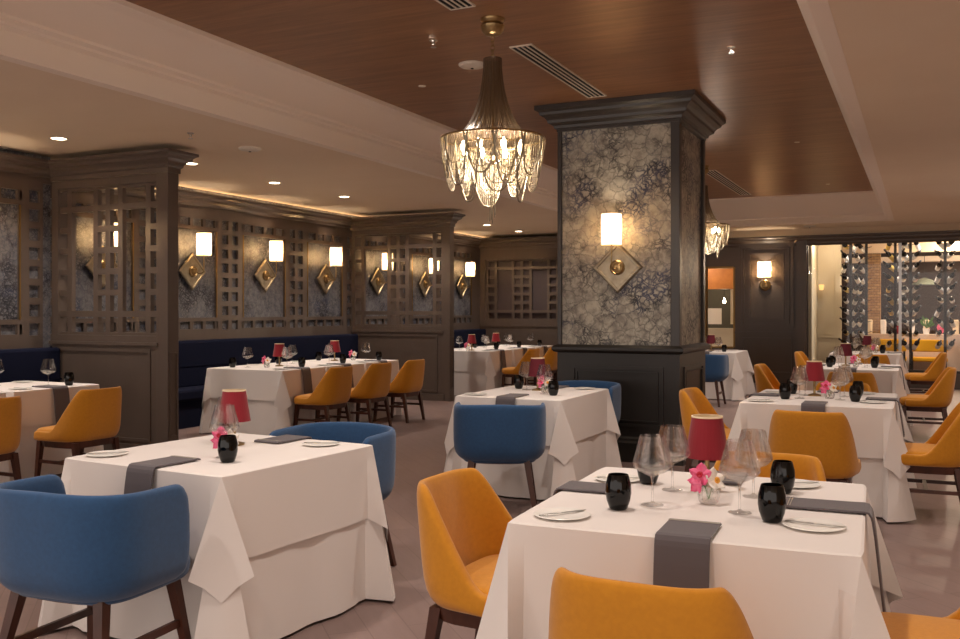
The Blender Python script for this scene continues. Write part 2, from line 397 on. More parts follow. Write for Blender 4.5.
# ------------------------------------------------------------------ dividers
def divider(y, label, xe=-6.62, xs=XW):
    t = thing('lattice_divider', label, 'room divider', (xs, y, 0))
    L = xe-xs; d0, d1 = 0.0, .14
    # local x from 0 (wall) to L, local y 0..0.14 (front face at 0)
    MB().box(.02, L-.14, .0, .14, 0, 1.10).build('lower_panel', M['taupe'], t)
    fr = MB()
    for (a, b, c, d) in ((.12, L-.22, 1.02, 1.05), (.12, L-.22, .14, .17), (.12, .15, .17, 1.02), (L-.25, L-.22, .17, 1.02)): fr.box(a, b, -.014, .001, c, d)
    fr.build('panel_moulding', M['taupe'], t)
    MB().box(.0, L-.1, -.025, .165, 0.001, .11).build('skirting', M['taupe'], t)
    po = MB().box(L-.14, L, -.004, .144, 0, ZC-.195)
    po.build('end_post', M['taupe'], t, bevel=.004)
    pm = MB()
    for (a, b, c, d) in ((.02, .035, .2, 1.02), (.105, .12, .2, 1.02), (.035, .105, .2, .215), (.035, .105, 1.005, 1.02)): pm.box(L-.001, L+.012, a, b, c, d)
    pm.build('post_moulding', M['taupe'], t)
    u0, u1 = .0, L-.14; z0, z1 = 1.16, 2.73
    mb = MB()
    st = .09; a0 = u0+st; sr = .025; wdt = (u1-sr)-a0
    # two wings: squares, wide, squares
    sq = .105; bar = .065; wide = (wdt-4*sq-5*bar)/2
    cols = []; x = a0
    for wing in range(2):
        cols.append((x, x+sq, 's')); x += sq+bar
        cols.append((x, x+wide, 'w')); x += wide+bar
        cols.append((x, x+sq, 's')); x += sq+bar
    put = lambda m, a, b, c, d: m.box(a, b, .045, .095, c, d)
    lattice(mb, a0, u1-sr, z0+.02, z1-.04, cols, 7, put)
    # extra slim bars carry the squares across the wide openings at the top
    mb.build('lattice', M['taupe'], t)
    f = MB().box(u0, a0, .015, .125, 1.10, 2.775).box(u1-sr, u1, .015, .125, 1.10, 2.775).box(a0, u1-sr, .015, .125, 1.10, z0+.02).box(a0, u1-sr, .015, .125, z1-.04, 2.775)
    f.build('frame', M['taupe'], t)
    MB().box(.0, L-.12, -.02, .16, 1.085, 1.115).build('dado_rail', M['taupe'], t)
    # cornice wraps both faces and the end
    c = MB()
    prof = [(0, 2.70), (.02, 2.70), (.02, 2.76), (.045, 2.78), (.05, 2.81), (.085, 2.845), (.13, 2.87), (.135, 2.90), (.165, 2.925), (.19, 2.935), (.19, ZC)]
    R = []
    for u, z in prof:
        u *= .72; z = ZC-(ZC-z)*.74; R.append([(.0, -u, z), (L+u, -u, z), (L+u, .14+u, z), (.0, .14+u, z)])
    c.rings(R, cap0=True, cap1=True)
    c.build('cornice', M['taupe'], t)
    return t
divider(YD[0], 'dark taupe lattice divider on the left, the nearer of the two', -6.58, XN)
divider(YD[1], 'dark taupe lattice divider in the middle of the left wall, the farther one', -6.72)
# far end wall of the banquette side: solid wall with a shallow lattice
YE = 17.9
we = MB().box(XW, -3.98, YB, YB+.2, 0, ZL); 
struct(MB().box(XW, -5.0, YE+.3, YE+.5, 0, ZL).build('wall_back', M['char']))
t = thing('lattice_divider', 'dark taupe lattice screen on the end wall beside the marbled pillar', 'room divider', (XW, YE, 0))
L = 3.4
mb = MB(); put = lambda m, a, b, c, d: m.box(a, b, .02, .06, c, d)
cols = []; x = .23
sqw, bar = .14, .06
for w, k in ((.14, 's'), (.34, 'w'), (.14, 's'), (.14, 's'), (.34, 'w'), (.14, 's')):
    cols.append((x, x+w, k)); x += w+bar
lattice(mb, .17, 1.85, 1.24, 2.52, cols, 7, put); mb.build('lattice', M['taupe'], t)
MB().box(0.0, .17, 0, .1, 1.1, 2.78).box(1.85, L, 0, .1, 1.1, 2.78).box(.17, 1.85, 0, .1, 1.1, 1.24).box(.17, 1.85, 0, .1, 2.52, 2.78).build('frame', M['taupe'], t)
MB().box(.0, L, 0, .1, 0, 1.1).build('lower_panel', M['taupe'], t)
MB().box(.0, L, -.02, .0, 1.1, 1.13).build('dado_rail', M['taupe'], t)
MB().extrude_profile([(-u, z) for u, z in CROWN]+[], 'x', .0, L, 0).build('cornice', M['taupe'], t)
MB().box(.17, 1.85, .085, .1, 1.2, 2.55).build('backing_panel', pbr('plum_backing', (74, 62, 62), .6), t)

# ------------------------------------------------------------------ marbled pillar
PX0, PX1, PY0, PY1 = -3.225, -2.02, 8.5, 9.62
pil = thing('pillar', 'square charcoal pillar with grey marbled paper panel and deep cornice', 'pillar', ((PX0+PX1)/2, (PY0+PY1)/2, 0))
pil['kind'] = 'structure'
hx, hy = (PX1-PX0)/2, (PY1-PY0)/2
def ring(u, z, hx=hx, hy=hy): return [(-hx-u, -hy-u, z), (hx+u, -hy-u, z), (hx+u, hy+u, z), (-hx-u, hy+u, z)]
MB().rings([ring(-.03, 0.01), ring(-.03, 3.3)], cap0=True, cap1=True).build('marbled_panel', M['paper_pillar'], pil)
st = MB(); w = .085
for sx in (-1, 1):
    for sy in (-1, 1):
        ww = w if sx > 0 else .04; xa, xb = sorted((sx*hx, sx*(hx-ww))); ya, yb = sorted((sy*hy, sy*(hy-w)))
        st.box(xa, xb, ya, yb, 1.09, 3.26)
st.build('corner_stile', M['char'], pil, bevel=.004)
MB().rings([ring(0, .02), ring(0, 1.02), ring(.03, 1.03), ring(.045, 1.05), ring(.045, 1.075), ring(.02, 1.09), ring(0, 1.1), ring(-.035, 1.1)], cap0=True).build('dado', M['soot'], pil)
MB().rings([ring(.012, 0.0), ring(.045, 0.0), ring(.045, .18), ring(.03, .2), ring(.025, .22), ring(.0, .24)]).build('plinth', M['soot'], pil)
pm = MB()
def frame_on(mb, a, b, c, d, w, place):   # rectangular moulding
    for (p, q, r, s) in ((a, b, c, c+w), (a, b, d-w, d), (a, a+w, c+w, d-w), (b-w, b, c+w, d-w)): place(mb, p, q, r, s)
pf = lambda m, a, b, c, d: m.box(a, b, -hy-.016, -hy+.001, c, d)
pr = lambda m, a, b, c, d: m.box(hx-.001, hx+.016, a, b, c, d)
frame_on(pm, -hx+.15, hx-.15, .33, .90, .03, pf); frame_on(pm, -hy+.15, hy-.15, .33, .90, .03, pr)
frame_on(pm, -hx+.2, hx-.2, .38, .85, .012, pf); frame_on(pm, -hy+.2, hy-.2, .38, .85, .012, pr)
pm.build('panel_moulding', M['soot'], pil)
prof = [(-.03, 3.18), (.005, 3.18), (.005, 3.205), (.025, 3.21), (.03, 3.235), (.055, 3.25), (.075, 3.258), (.08, 3.285), (.1, 3.31), (.135, 3.33), (.14, 3.355), (.165, 3.37), (.175, 3.375), (.175, ZH-.002)]
MB().rings([ring(u, z) for u, z in prof], cap1=True).build('cornice', M['char'], pil)

# ------------------------------------------------------------------ sconces
def diamond_sconce():
    t = thing('wall_sconce', 'x', 'wall lamp')      # faces -Y, plate centre at origin
    def dia(h, y): return [(h, y, 0), (0, y, h), (-h, y, 0), (0, y, -h)]
    MB().rings([dia(.245, 0), dia(.245, -.016), dia(.228, -.028), dia(.205, -.028), dia(.196, -.016), dia(.0, -.016)], cap0=True).build('back_plate', M['pale_metal'], t)
    rot = Matrix.Rotation(PI/2, 4, 'X')
    MB().lathe([(.074, .012), (.072, .032), (.058, .042), (.05, .036), (.046, .036), (.04, .046), (.02, .05), (.0005, .05)], 20, rot).build('rosette', M['gold'], t, smooth=False)
    MB().tube([(0, -.045, 0), (0, -.12, -.03), (0, -.18, -.02), (0, -.2, .03), (0, -.2, .22)], .007, 8).build('arm', M['gold'], t, smooth=True)
    s = MB().lathe([(.094, .2), (.094, .49)], 32, caps=False)
    for i, v in enumerate(s.v): s.v[i] = (v[0], v[1]-.2, v[2])
    s.build('lamp_shade', M['shade'], t, smooth=False)
    return t
SK = Kind(diamond_sconce)
def sconce(x, y, z, rz, label, e=9):
    o = SK.put((x, y, z), rz, label, 'cream drum sconces on diamond back plates')
    d = Matrix.Rotation(rz, 4, 'Z') @ Vector((0, -.2, 0))
    point(x+d.x, y+d.y, z+.36, e*.72, r=.03, name='sconce_glow')
SL = {7.76: 'first cream drum sconce seen through the nearer lattice divider', 9.22: 'cream drum sconce just right of the nearer lattice divider',
      10.70: 'cream drum sconce in the middle of the central banquette wall', 12.20: 'cream drum sconce next to the corner by the farther divider',
      13.76: 'cream drum sconce seen through the left half of the farther divider', 15.45: 'cream drum sconce seen through the right half of the farther divider',
      17.02: 'farthest cream drum sconce, right of the farther divider'}
for y, lb in SL.items():
    sconce(XW+.04, y, 1.94, PI/2, lb)
sconce(XN+.04, 5.8, 1.94, PI/2, 'cream drum sconce unseen, just outside the left edge of the view')  # stands out of view, inferred from its glow on the wall
sconce(-2.62, PY0+.028, 1.84, 0, 'cream drum sconce on the marbled face of the pillar', 11)

# ------------------------------------------------------------------ far wall, right part
wb = MB()
def wallbox(a, b, c, d): wb.box(a, b, YB, YB+.18, c, d)
wallbox(-5.2, -3.98, 0, 2.9); wallbox(-3.98, -3.39, 2.31, 2.9); wallbox(-3.98, -3.39, 0, .7); wallbox(-3.39, -2.02, 0, 2.9); wallbox(-2.02, 5, 2.78, 2.9)
wallbox(-2.02, 5, 0, .28)
struct(wb.build('wall_back', M['far_wall']))
fm = MB(); fp = lambda m, a, b, c, d: m.box(a, b, YB-.03, YB+.001, c, d)
frame_on(fm, -3.30, -2.26, 1.12, 2.74, .05, fp); frame_on(fm, -3.12, -2.44, 1.27, 2.58, .035, fp); frame_on(fm, -3.22, -2.34, 1.18, 2.68, .02, fp)
fm.box(-3.39, -2.2, YB-.03, YB, .98, 1.02); frame_on(fm, -3.25, -2.3, .2, .9, .03, fp)
fm.box(-2.2, -2.02, YB-.06, YB, 0, 2.8)
struct(MB().box(-5.2, 5, YB, YB+.18, 2.9, ZL).build('wall_back', M['ceil']))
struct(fm.build('trim_20', M['far_wall']))
struct(MB().extrude_profile([(-u*.8, z-.075) for u, z in CROWN[2:]]+[(0, 2.70)], 'x', -5.2, 5, YB).build('trim_21', M['far_wall']))
struct(MB().box(-3.42, -3.385, YB-.02, YB+.19, .7, 2.31).box(-4.0, -3.965, YB-.02, YB+.19, .7, 2.31).box(-3.965, -3.42, YB-.02, YB+.19, .68, .715).box(-3.965, -3.42, YB-.02, YB+.19, 2.295, 2.33).build('window_1', M['bead']))
t = thing('wall_sconce', 'cream cylinder sconce on round plate, in the far charcoal wall panel', 'wall lamp', (-2.80, YB-.002, 1.94))
rot = Matrix.Rotation(PI/2, 4, 'X')
MB().lathe([(.11, .0), (.11, .02), (.09, .035), (.06, .03), (.05, .05), (.0005, .055)], 24, rot).build('back_plate', M['gold'], t)
MB().tube([(0, -.05, 0), (0, -.12, 0), (0, -.14, .03), (0, -.14, .16)], .008, 8).build('arm', M['gold'], t)
s = MB().lathe([(.126, .15), (.126, .46)], 28, caps=False); s.v = [(v[0], v[1]-.14, v[2]) for v in s.v]; s.build('lamp_shade', M['shade'], t)
point(-2.80, YB-.142, 1.94+.3, 15, r=.03)
# bar room behind the opening
struct(MB().box(-6.6, -2.1, 24.9, 25.1, 0, 3.1).build('wall_back', pbr('olive_panel', (70, 66, 52), .7)))
struct(MB().box(-7.2, 4.2, 19.2, 25.2, 3.05, 3.15).build('ceiling', M['ceil']))
struct(MB().box(-6.6, -3.4, 22.0, 22.5, 1.95, 3.05).build('trim_22', M['orange_wood']))
for xx in (-5.0, -4.55):
    o = MB().lathe([(.001, -.01), (.07, -.01), (.07, .0), (.001, .0)], 16).build('downlight', M['bulb'], loc=(xx, 21.2, 3.045))
    tag(o, 'small bright spotlight in the bar beyond the far opening, %s of two' % ('left' if xx < -4.8 else 'right'), 'downlight')
for i, xx in enumerate((-5.35, -4.35)):
    o = thing('pendant_lamp', 'x', 'lamp', (xx, 22.9, 1.62))
    MB().lathe([(.01, 0), (.03, .02), (.036, .05), (.024, .07), (.006, .14)], 14).build('globe', M['bulb'], o); MB().tube([(0, 0, .14), (0, 0, 1.43)], .006, 6).build('cord', M['matte_black'], o)
    tag(o, 'glowing globe lamp in the bar beyond the opening, the %s one' % ('left' if i == 0 else 'right'), 'lamp')
point(-4.8, 21.2, 2.6, 30); point(-4.7, 23.8, 2.2, 22)
t = thing('back_bar', 'pale lit back bar with columns beyond the far opening', 'bar', (-4.8, 23.6, 0))
MB().box(-.9, 1.1, -.2, .2, 0, 1.0).build('counter', M['cream_panel'], t)
for xx in (-.75, .45): MB().box(xx, xx+.16, .1, .3, 1.1, 2.3).build('column', M['cream_panel'], t)
MB().box(-.35, .25, -.02, .02, 1.1, 1.5).build('menu_board', M['china'], t)
MB().box(.62, .95, .1, .3, 1.1, 2.4).build('shelf_panel', M['orange_wood'], t)

# glazed wine wall
gl = thing('window_2', 'clear glass wine wall with steel mullion at the far right', 'glass wall', (0, YB+.06, 0)); gl['kind'] = 'structure'
MB().box(-2.02, 3.4, 0, .012, .28, 2.78).build('pane', M['pane'], gl)
MB().box(-2.02, 3.4, -.04, .05, 2.74, 2.785).box(-2.06, -2.0, -.05, .06, .28, 2.78).box(-2.02, 3.4, -.04, .05, .28, .33).build('frame', M['char'], gl)
MB().box(-.395, -.345, -.02, .035, .33, 2.74).box(1.3, 1.35, -.02, .035, .33, 2.74).build('mullion', M['steel'], gl)
# room beyond
struct(MB().box(-2.02, -1.5, 20.3, 20.5, 0, 3.1).build('wall_back', M['cream_panel']))
cm = MB(); cp = lambda m, a, b, c, d: m.box(a, b, 20.285, 20.301, c, d)
frame_on(cm, -1.98, -1.62, .95, 2.75, .025, cp); frame_on(cm, -1.98, -1.62, .15, .85, .025, cp); cm.box(-2.02, -1.5, 20.27, 20.3, .88, .91)
struct(cm.build('trim_23', M['cream_panel']))
struct(MB().box(-2.1, -1.95, YB+.18, 20.3, 0, 3.1).box(4.0, 4.1, YB+.18, 25.2, 0, 3.1).build('wall_right', M['cream_panel']))
struct(MB().box(-2.7, 4.1, 25.0, 25.2, 0, 3.1).build('wall_back', pbr('dark_plum_wall', (52, 38, 36), .6)))
struct(MB().box(-2.1, 4.1, 22.2, 22.5, 2.72, 3.05).build('trim_24', M['ceil']))
struct(MB().box(-2.1, 4.1, 24.6, 24.99, 2.62, 2.75).build('trim_25', M['beam']))
struct(MB().box(-1.14, -.87, 23.2, 23.7, 0, 3.05).build('trim_26', M['brick']))
o = MB().lathe([(.02, .0), (.04, .01), (.05, .1), (.045, .11), (.02, .115)], 16).build('sconce_reflection', M['shade'], loc=(-1.86, 20.1, 1.86)); tag(o, 'glowing shape imitating a sconce reflection against the cream wall behind the glass', 'lamp')  # emissive body put in for the reflected sconce; no lamp stands here
pl = thing('pendant_lamp', 'grey green dome pendant lamp beyond the wine wall', 'pendant lamp', (.05, 23.0, 2.02))
MB().lathe([(.26, 0), (.25, .03), (.16, .11), (.05, .15), (.02, .16)], 20).build('dome', pbr('grey_green_enamel', (120, 132, 120), .4), pl)
MB().tube([(0, 0, .16), (0, 0, 1.03)], .006, 6).build('cord', M['matte_black'], pl)
point(.8, 21.8, 2.5, 90); point(2.2, 23.2, 2.4, 60); point(-1.7, 19.5, 2.7, 14)  # added lamps to light the room beyond, without fittings
for xx in (-1.0, 0.1, 1.2): spot(xx, 19.35, 2.98, 60, 130)  # extra spots added to brighten the racked bottles, not real downlights
tb = MB().box(-1.1, 3.6, 20.9, 21.5, 0, .95).build('service_counter', pbr('pale_counter', (200, 180, 160), .5)); tag(tb, 'pale service counter running behind the wine racks', 'counter')

# ------------------------------------------------------------------ ceiling fittings
def downlight():
    t = thing('downlight', 'x', 'downlight')
    MB().lathe([(.062, .0), (.075, -.006), (.085, -.006), (.088, .0)], 24, caps=False).build('trim_ring', M['white'], t)
    MB().lathe([(.0005, -.003), (.062, -.003)], 24, caps=False).build('lens', M['led'], t)
    return t
DK = Kind(downlight)
names = {6.0: 'nearest round downlight, above the near left table', 7.65: 'round downlight beside the cornice of the nearer divider', 9.25: 'round downlight second along the left ceiling past the nearer divider',
         10.8: 'round downlight above the farther end of the central banquette', 15.5: 'round downlight just past the farther divider', 17.0: 'farthest round downlight on the left ceiling'}
for y in (1.4, 3.0, 4.5, 6.0, 7.65, 9.25, 10.8, 12.3, 13.9, 15.5, 17.0):
    if y in names: DK.put(({6.0: -7.24, 7.65: -7.17}.get(y, -7.30), y+.06, ZL-.0005), 0, names[y], 'round downlights in the left ceiling')
    spot(-7.27, y, ZL-.02, 50, 125)
for y in (0.5, 3.0, 5.2, 7.1, 11.45, 13.4, 15.4): spot(-1.3, y, ZH-.03, 60, 115)
for y in (1.0, 3.2, 6.0, 11.0, 14.5): spot(-3.3, y, ZH-.03, 60, 115)
for y in (1.5, 4.5, 7.5, 10.5, 13.5, 16.5): spot(1.6, y, ZL-.02, 66, 124)
def sprinkler():
    t = thing('sprinkler', 'x', 'sprinkler')
    MB().lathe([(.03, 0), (.03, -.006), (.012, -.012), (.012, -.03), (.006, -.034)], 14).build('body', M['steel'], t)
    MB().lathe([(.003, -.05), (.022, -.05), (.022, -.053), (.003, -.053)], 12).tube([(.01, 0, -.03), (.014, 0, -.042), (.003, 0, -.05)], .002, 5).tube([(-.01, 0, -.03), (-.014, 0, -.042), (-.003, 0, -.05)], .002, 5).build('deflector', M['steel'], t)
    return t
PK = Kind(sprinkler)
for p, lb in (((-5.95, 6.39, ZL), 'steel sprinkler head above the nearer divider end'), ((-3.25, 6.0, ZH), 'steel sprinkler head in the brown ceiling left of the chandelier'),
              ((-1.3, 7.12, ZH), 'steel sprinkler head in the brown ceiling right of the pillar')): PK.put(p, 0, lb)
def pin():
    t = thing('spotlight', 'x', 'spotlight')
    MB().lathe([(.0005, -.004), (.018, -.006), (.03, -.006), (.034, 0)], 16, caps=False).build('trim_ring', M['white'], t)
    return t
NK = Kind(pin)
for p, lb in (((-1.33, 11.45, ZH), 'tiny white spotlight in the brown ceiling, the nearer of two'), ((-1.33, 15.43, ZH), 'tiny white spotlight near the far edge of the brown ceiling'), ((-4.0, 7.17, ZH), 'tiny white spotlight near the left edge of the brown ceiling')): NK.put(p, 0, lb)
def detector():
    t = thing('smoke_detector', 'x', 'smoke detector')
    MB().lathe([(.11, 0), (.11, -.012), (.095, -.022), (.05, -.03), (.02, -.034), (.0005, -.034)], 24, caps=False).build('body', M['white'], t)
    MB().lathe([(.012, -.034), (.012, -.04), (.0005, -.04)], 10, caps=False).build('sensor', M['slot'], t)
    return t
TK = Kind(detector)
for p, lb in (((-3.28, 6.71, ZH), 'round white ceiling speaker beside the chandelier top'), ((-5.97, 7.23, ZL), 'round white detector on the low left ceiling'), ((-1.9, 18.3, ZL), 'round white detector on the ceiling by the far wall')): TK.put(p, 0, lb)
def slot_vent(x, y0, y1, z, label, w=.16, n=4, name='slot_vent'):
    t = thing(name, label, 'air vent', (x, (y0+y1)/2, z)); L = (y1-y0)/2
    MB().box(-w/2, w/2, -L, L, -.004, 0).build('backing', M['slot'], t)
    f = MB().box(-w/2-.012, -w/2, -L-.012, L+.012, -.01, 0).box(w/2, w/2+.012, -L-.012, L+.012, -.01, 0).box(-w/2, w/2, -L-.012, -L, -.01, 0).box(-w/2, w/2, L, L+.012, -.01, 0); f.build('frame', M['white'], t)
    for i in range(1, n): 
        xx = -w/2+w*i/n; MB().box(xx-.006, xx+.006, -L, L, -.009, -.001).build('blade', M['white'], t)
    return t
slot_vent(-2.72, 6.4, 8.2, ZH, 'long white slot vent running up to the pillar cornice')
slot_vent(-2.72, 3.4, 5.42, ZH, 'white slot vent cut off by the top of the photo')
slot_vent(-2.72, 13.2, 16.2, ZH, 'distant slot vent right of the pillar')
slot_vent(-8.2, 5.3, 6.2, ZL, 'small ceiling vent above the left wall', w=.12, n=2)

# ------------------------------------------------------------------ chandeliers
def chandelier():
    t = thing('chandelier', 'x', 'chandelier')      # origin at the veneer ceiling
    MB().lathe([(.02, -.115), (.05, -.11), (.075, -.085), (.085, -.05), (.07, -.03), (.085, -.012), (.085, 0)], 24).build('canopy', M['gold'], t, smooth=True)
    ch = MB()
    for i in range(5):
        z = -.115-.032*i; a = i % 2 * PI/2
        ch.tube([(math.cos(a)*.013*math.cos(q), math.sin(a)*.013*math.cos(q), z-.02+.022*math.sin(q)) for q in [2*PI*k/10 for k in range(10)]], .0035, 5, closed=True)
    ch.build('chain', M['gold'], t)
    prof = [(.055, -.275), (.062, -.27), (.064, -.34), (.072, -.42), (.085, -.50), (.105, -.58), (.13, -.65), (.165, -.72), (.2, -.765), (.24, -.80), (.30, -.815), (.345, -.82)]
    n = 72; R = []
    for r, z in prof:
        R.append([(r*(1+.025*math.cos(24*2*PI*i/n))*math.cos(2*PI*i/n), r*(1+.025*math.cos(24*2*PI*i/n))*math.sin(2*PI*i/n), z) for i in range(n)])
    MB().rings(R).build('strand_canopy', M['chain'], t, smooth=True)
    MB().tube([(.352*math.cos(a), .352*math.sin(a), -.82) for a in [2*PI*k/48 for k in range(48)]], .008, 6, closed=True).tube([(.22*math.cos(a), .22*math.sin(a), -.86) for a in [2*PI*k/36 for k in range(36)]], .006, 6, closed=True).tube([(.0, .0, -.27), (0, 0, -.95)], .008, 8).build('ring_frame', M['gold'], t)
    def swag(ra, a0, a1, drop, rin, ztop, nm='chain_swag'):
        # sheet of strands hanging as nested loops between two points on the ring, with a bundled edge
        m = MB(); K = 7; N = 14; R = []
        for k in range(K+1):
            f = k/K; ring_ = []
            for i in range(N+1):
                u = i/N; s_ = 2*u-1
                a = a0+(a1-a0)*(.5+.5*s_*(1-.06*(1-f)))
                z = ztop-drop*f*(1-abs(s_)**3.2)
                bulge = (ra-rin)*(max(0, (ztop-z))/drop)**1.6
                rr = ra-bulge+.012*math.sin(PI*u)
                ring_.append((rr*math.cos(a), rr*math.sin(a), z))
            R.append(ring_)
        m.rings(R, closed=False)
        o = m.build(nm, M['chain_light'], t, smooth=True)
        e = MB().tube(R[-1], .006, 6).tube(R[-2], .0035, 5).tube(R[-3], .0025, 4).tube(R[-4], .0025, 4)
        e.build('edge_chain', M['pale_metal'], o, smooth=True)
    for i in range(11): swag(.352, 2*PI*i/11, 2*PI*(i+1.15)/11, .34 if i % 2 else .27, .30, -.82)
    for i in range(6): swag(.26, 2*PI*(i+.5)/6, 2*PI*(i+1.6)/6, .42 if i % 2 else .36, .19, -.84)
    for i in range(8):
        a = 2*PI*i/8; x, y = .21*math.cos(a), .21*math.sin(a)
        b = MB().lathe([(.006, -.92), (.016, -.905), (.02, -.885), (.014, -.86), (.006, -.845)], 10); b.v = [(v[0]+x, v[1]+y, v[2]) for v in b.v]; b.build('bulb', M['bulb'], t, smooth=True)
    MB().lathe([(.001, -1.0), (.045, -.97), (.06, -.94), (.03, -.915), (.01, -.9)], 16).build('hub', M['gold'], t)
    ts = MB()
    for i in range(5):
        a = 2*PI*i/5; ts.tube([(.0, 0, -1.0), (.016*math.cos(a), .016*math.sin(a), -1.22), (.02*math.cos(a), .02*math.sin(a), -1.34-.015*i)], .003, 5)
    ts.build('tassel', M['pale_metal'], t)
    return t
CK = Kind(chandelier)
CK.put((-2.65, 5.74, ZH), 0, 'draped chain chandelier hanging in front of the pillar', 'draped chain chandeliers')
CK.put((-2.72, 12.8, ZH), .3, 'draped chain chandelier half hidden behind the pillar', 'draped chain chandeliers')
for y in (5.74, 12.8):
    for k in range(4):
        a = PI/4+k*PI/2; point(-2.70+.12*math.cos(a), y+.12*math.sin(a), ZH-1.0, 3.2, r=.03, col=SOFT, name='chandelier_glow')

# ------------------------------------------------------------------ banquettes
def bench(y0, y1, label, xw=XW):
    t = thing('banquette', label, 'bench seat', (xw+.03, (y0+y1)/2, 0)); L = (y1-y0)/2
    MB().box(.02, .17, -L, L, .45, 1.05).build('backrest', M['navy'], t, bevel=.03)
    MB().box(.17, .54, -L, L, .33, .47).build('seat', M['navy'], t, bevel=.03)
    MB().box(.03, .50, -L, L, 0.0, .33).build('base', M['navy'], t)
    sm = MB().box(.165, .178, -L, L, .72, .735); sm.build('seam', M['navy'], t)
    return t
bench(YD[0]+.18, YD[1]-.03, 'navy banquette between the two lattice dividers')
bench(YD[1]+.18, YE-.02, 'navy banquette beyond the farther lattice divider')
bench(2.0, YD[0]-.03, 'navy banquette left of the nearer divider', XN)

# ------------------------------------------------------------------ chairs
def sgnpow(v, p): return math.copysign(abs(v)**p, v)
def seat_mesh(hw, y0, y1, zb, zt, p=.45):
    R = []; n = 32; cy = (y0+y1)/2; hd = (y1-y0)/2
    for s, z in ((.82, zb), (.95, zb+.005), (1.0, zb+.03), (1.0, zt-.03), (.95, zt-.006), (.8, zt), (.4, zt+.008), (.02, zt+.01)):
        R.append([(hw*s*sgnpow(math.cos(2*PI*i/n), p), cy+hd*s*sgnpow(math.sin(2*PI*i/n), p), z) for i in range(n)])
    return MB().rings(R, cap0=True, cap1=True)
def shell_mesh(hw, yr, yf, zb, htop, topin, lean, thick, p, bot_in):
    """wraparound back; htop(u) top height for u in -1..1 round the U, u=0 at the back centre."""
    N = 44; R = []
    for i in range(N+1):
        u = -1+2*i/N
        # U path: superellipse back half then straight sides
        q = abs(u); sg = 1 if u > 0 else -1
        depth = (yf-yr)
        cfrac = .72
        if q <= cfrac:
            a = q/cfrac*PI/2
            px = sg*hw*abs(math.sin(a))**p; py = yr+(.55*depth)*(1-abs(math.cos(a))**p)
        else:
            px = sg*hw; py = yr+.55*depth+.45*depth*(q-cfrac)/(1-cfrac)
        zt = htop(q, py)
        # inward normal towards (0, centre)
        cx, cy = 0, yr+.55*depth
        nv = Vector((-px, (cy-py) if py < cy else 0, 0))
        if nv.length < 1e-5: nv = Vector((0, 1, 0))
        nv.normalize()
        ring_ = []
        for (f, off) in ((0, bot_in), (.06, bot_in*.45), (.18, 0), (.5, 0), (.85, 0), (.95, .004), (1.0, thick*.3), (1.0, thick*.7), (.95, thick-.004), (.8, thick), (.5, thick*1.05), (.15, thick*1.2), (0, thick*1.3)):
            z = zb+(zt-zb)*f
            k = max(0, (z-zb))/(.8-zb)
            o = Vector((px*(1-topin*k), py-lean*k*(1 if py < cy else max(0, 1-(py-cy)*4)), z))+nv*off
            ring_.append(tuple(o))
        R.append(ring_)
    m = MB().rings(R, closed=True, cap0=True, cap1=True)
    return m
def leg(x0, y0, z0, x1, y1, a0=.022, a1=.014):
    return MB().taper((x1, y1, 0), (x0, y0, z0), a1, a0)
def yellow_chair():
    t = thing('dining_chair', 'x', 'chair')
    seat_mesh(.255, -.20, .27, .38, .475).build('seat', M['mustard'], t, smooth=True, sub=1)
    def h(q, y):
        if y < -.20: return .80
        if y < -.17: return .80-.04*(y+.20)/.03
        return max(.455, .76-(y+.17)*1.75)
    shell_mesh(.285, -.27, .20, .375, h, .14, .06, .045, .60, .04).build('backrest', M['mustard'], t, smooth=True, sub=1)
    R = []
    n = 24
    for s, z in ((.86, .325), (.88, .325), (.93, .39), (.8, .39)): R.append([(.265*s*sgnpow(math.cos(2*PI*i/n), .5), .0+.25*s*sgnpow(math.sin(2*PI*i/n), .5), z) for i in range(n)])
    MB().rings(R, cap0=True, cap1=True).build('apron', M['leg'], t)
    for sx in (-1, 1):
        leg(sx*.20, -.19, .37, sx*.215, -.255).build('leg', M['leg'], t); leg(sx*.20, .20, .37, sx*.215, .235).build('leg', M['leg'], t)
        MB().box(sx*.209-.009, sx*.209+.009, -.225, .215, .19, .215).build('stretcher', M['leg'], t)
    MB().box(-.2, .2, -.012, .012, .193, .213).build('stretcher', M['leg'], t)
    return t
def blue_chair():
    t = thing('tub_chair', 'x', 'chair')
    seat_mesh(.27, -.22, .31, .36, .475).build('seat', M['blue'], t, smooth=True, sub=1)
    def h(q, y):
        if q < .95: return .785-.022*q
        return .764-(q-.95)*1.2
    shell_mesh(.328, -.29, .16, .385, h, 0.0, .025, .045, .72, .06).build('backrest', M['blue'], t, smooth=True, sub=1)
    n = 24; R = []
    for s, z in ((.7, .355), (.8, .36), (.8, .40), (.7, .40)): R.append([(.27*s*sgnpow(math.cos(2*PI*i/n), .6), .02+.26*s*sgnpow(math.sin(2*PI*i/n), .6), z) for i in range(n)])
    MB().rings(R, cap0=True, cap1=True).build('apron', M['leg'], t)
    for sx in (-1, 1):
        leg(sx*.19, -.17, .40, sx*.255, -.25, .022, .014).build('leg', M['leg'], t); leg(sx*.19, .2, .40, sx*.25, .25, .022, .014).build('leg', M['leg'], t)
        MB().box(sx*.219-.008, sx*.219+.008, -.2, .22, .17, .20).build('stretcher', M['leg'], t)
    return t
YK, BK = Kind(yellow_chair), Kind(blue_chair)
def ychair(x, y, deg, label, group='mustard dining chairs'): YK.put((x, y, 0), math.radians(deg), label, group)
def bchair(x, y, deg, label): BK.put((x, y, 0), math.radians(deg), label, 'blue tub chairs')
ychair(-1.36, 3.10, -92, 'mustard chair at the left side of the nearest table')
ychair(-.60, 2.37, 0, 'mustard chair at the bottom edge, back turned, in front of nearest table')
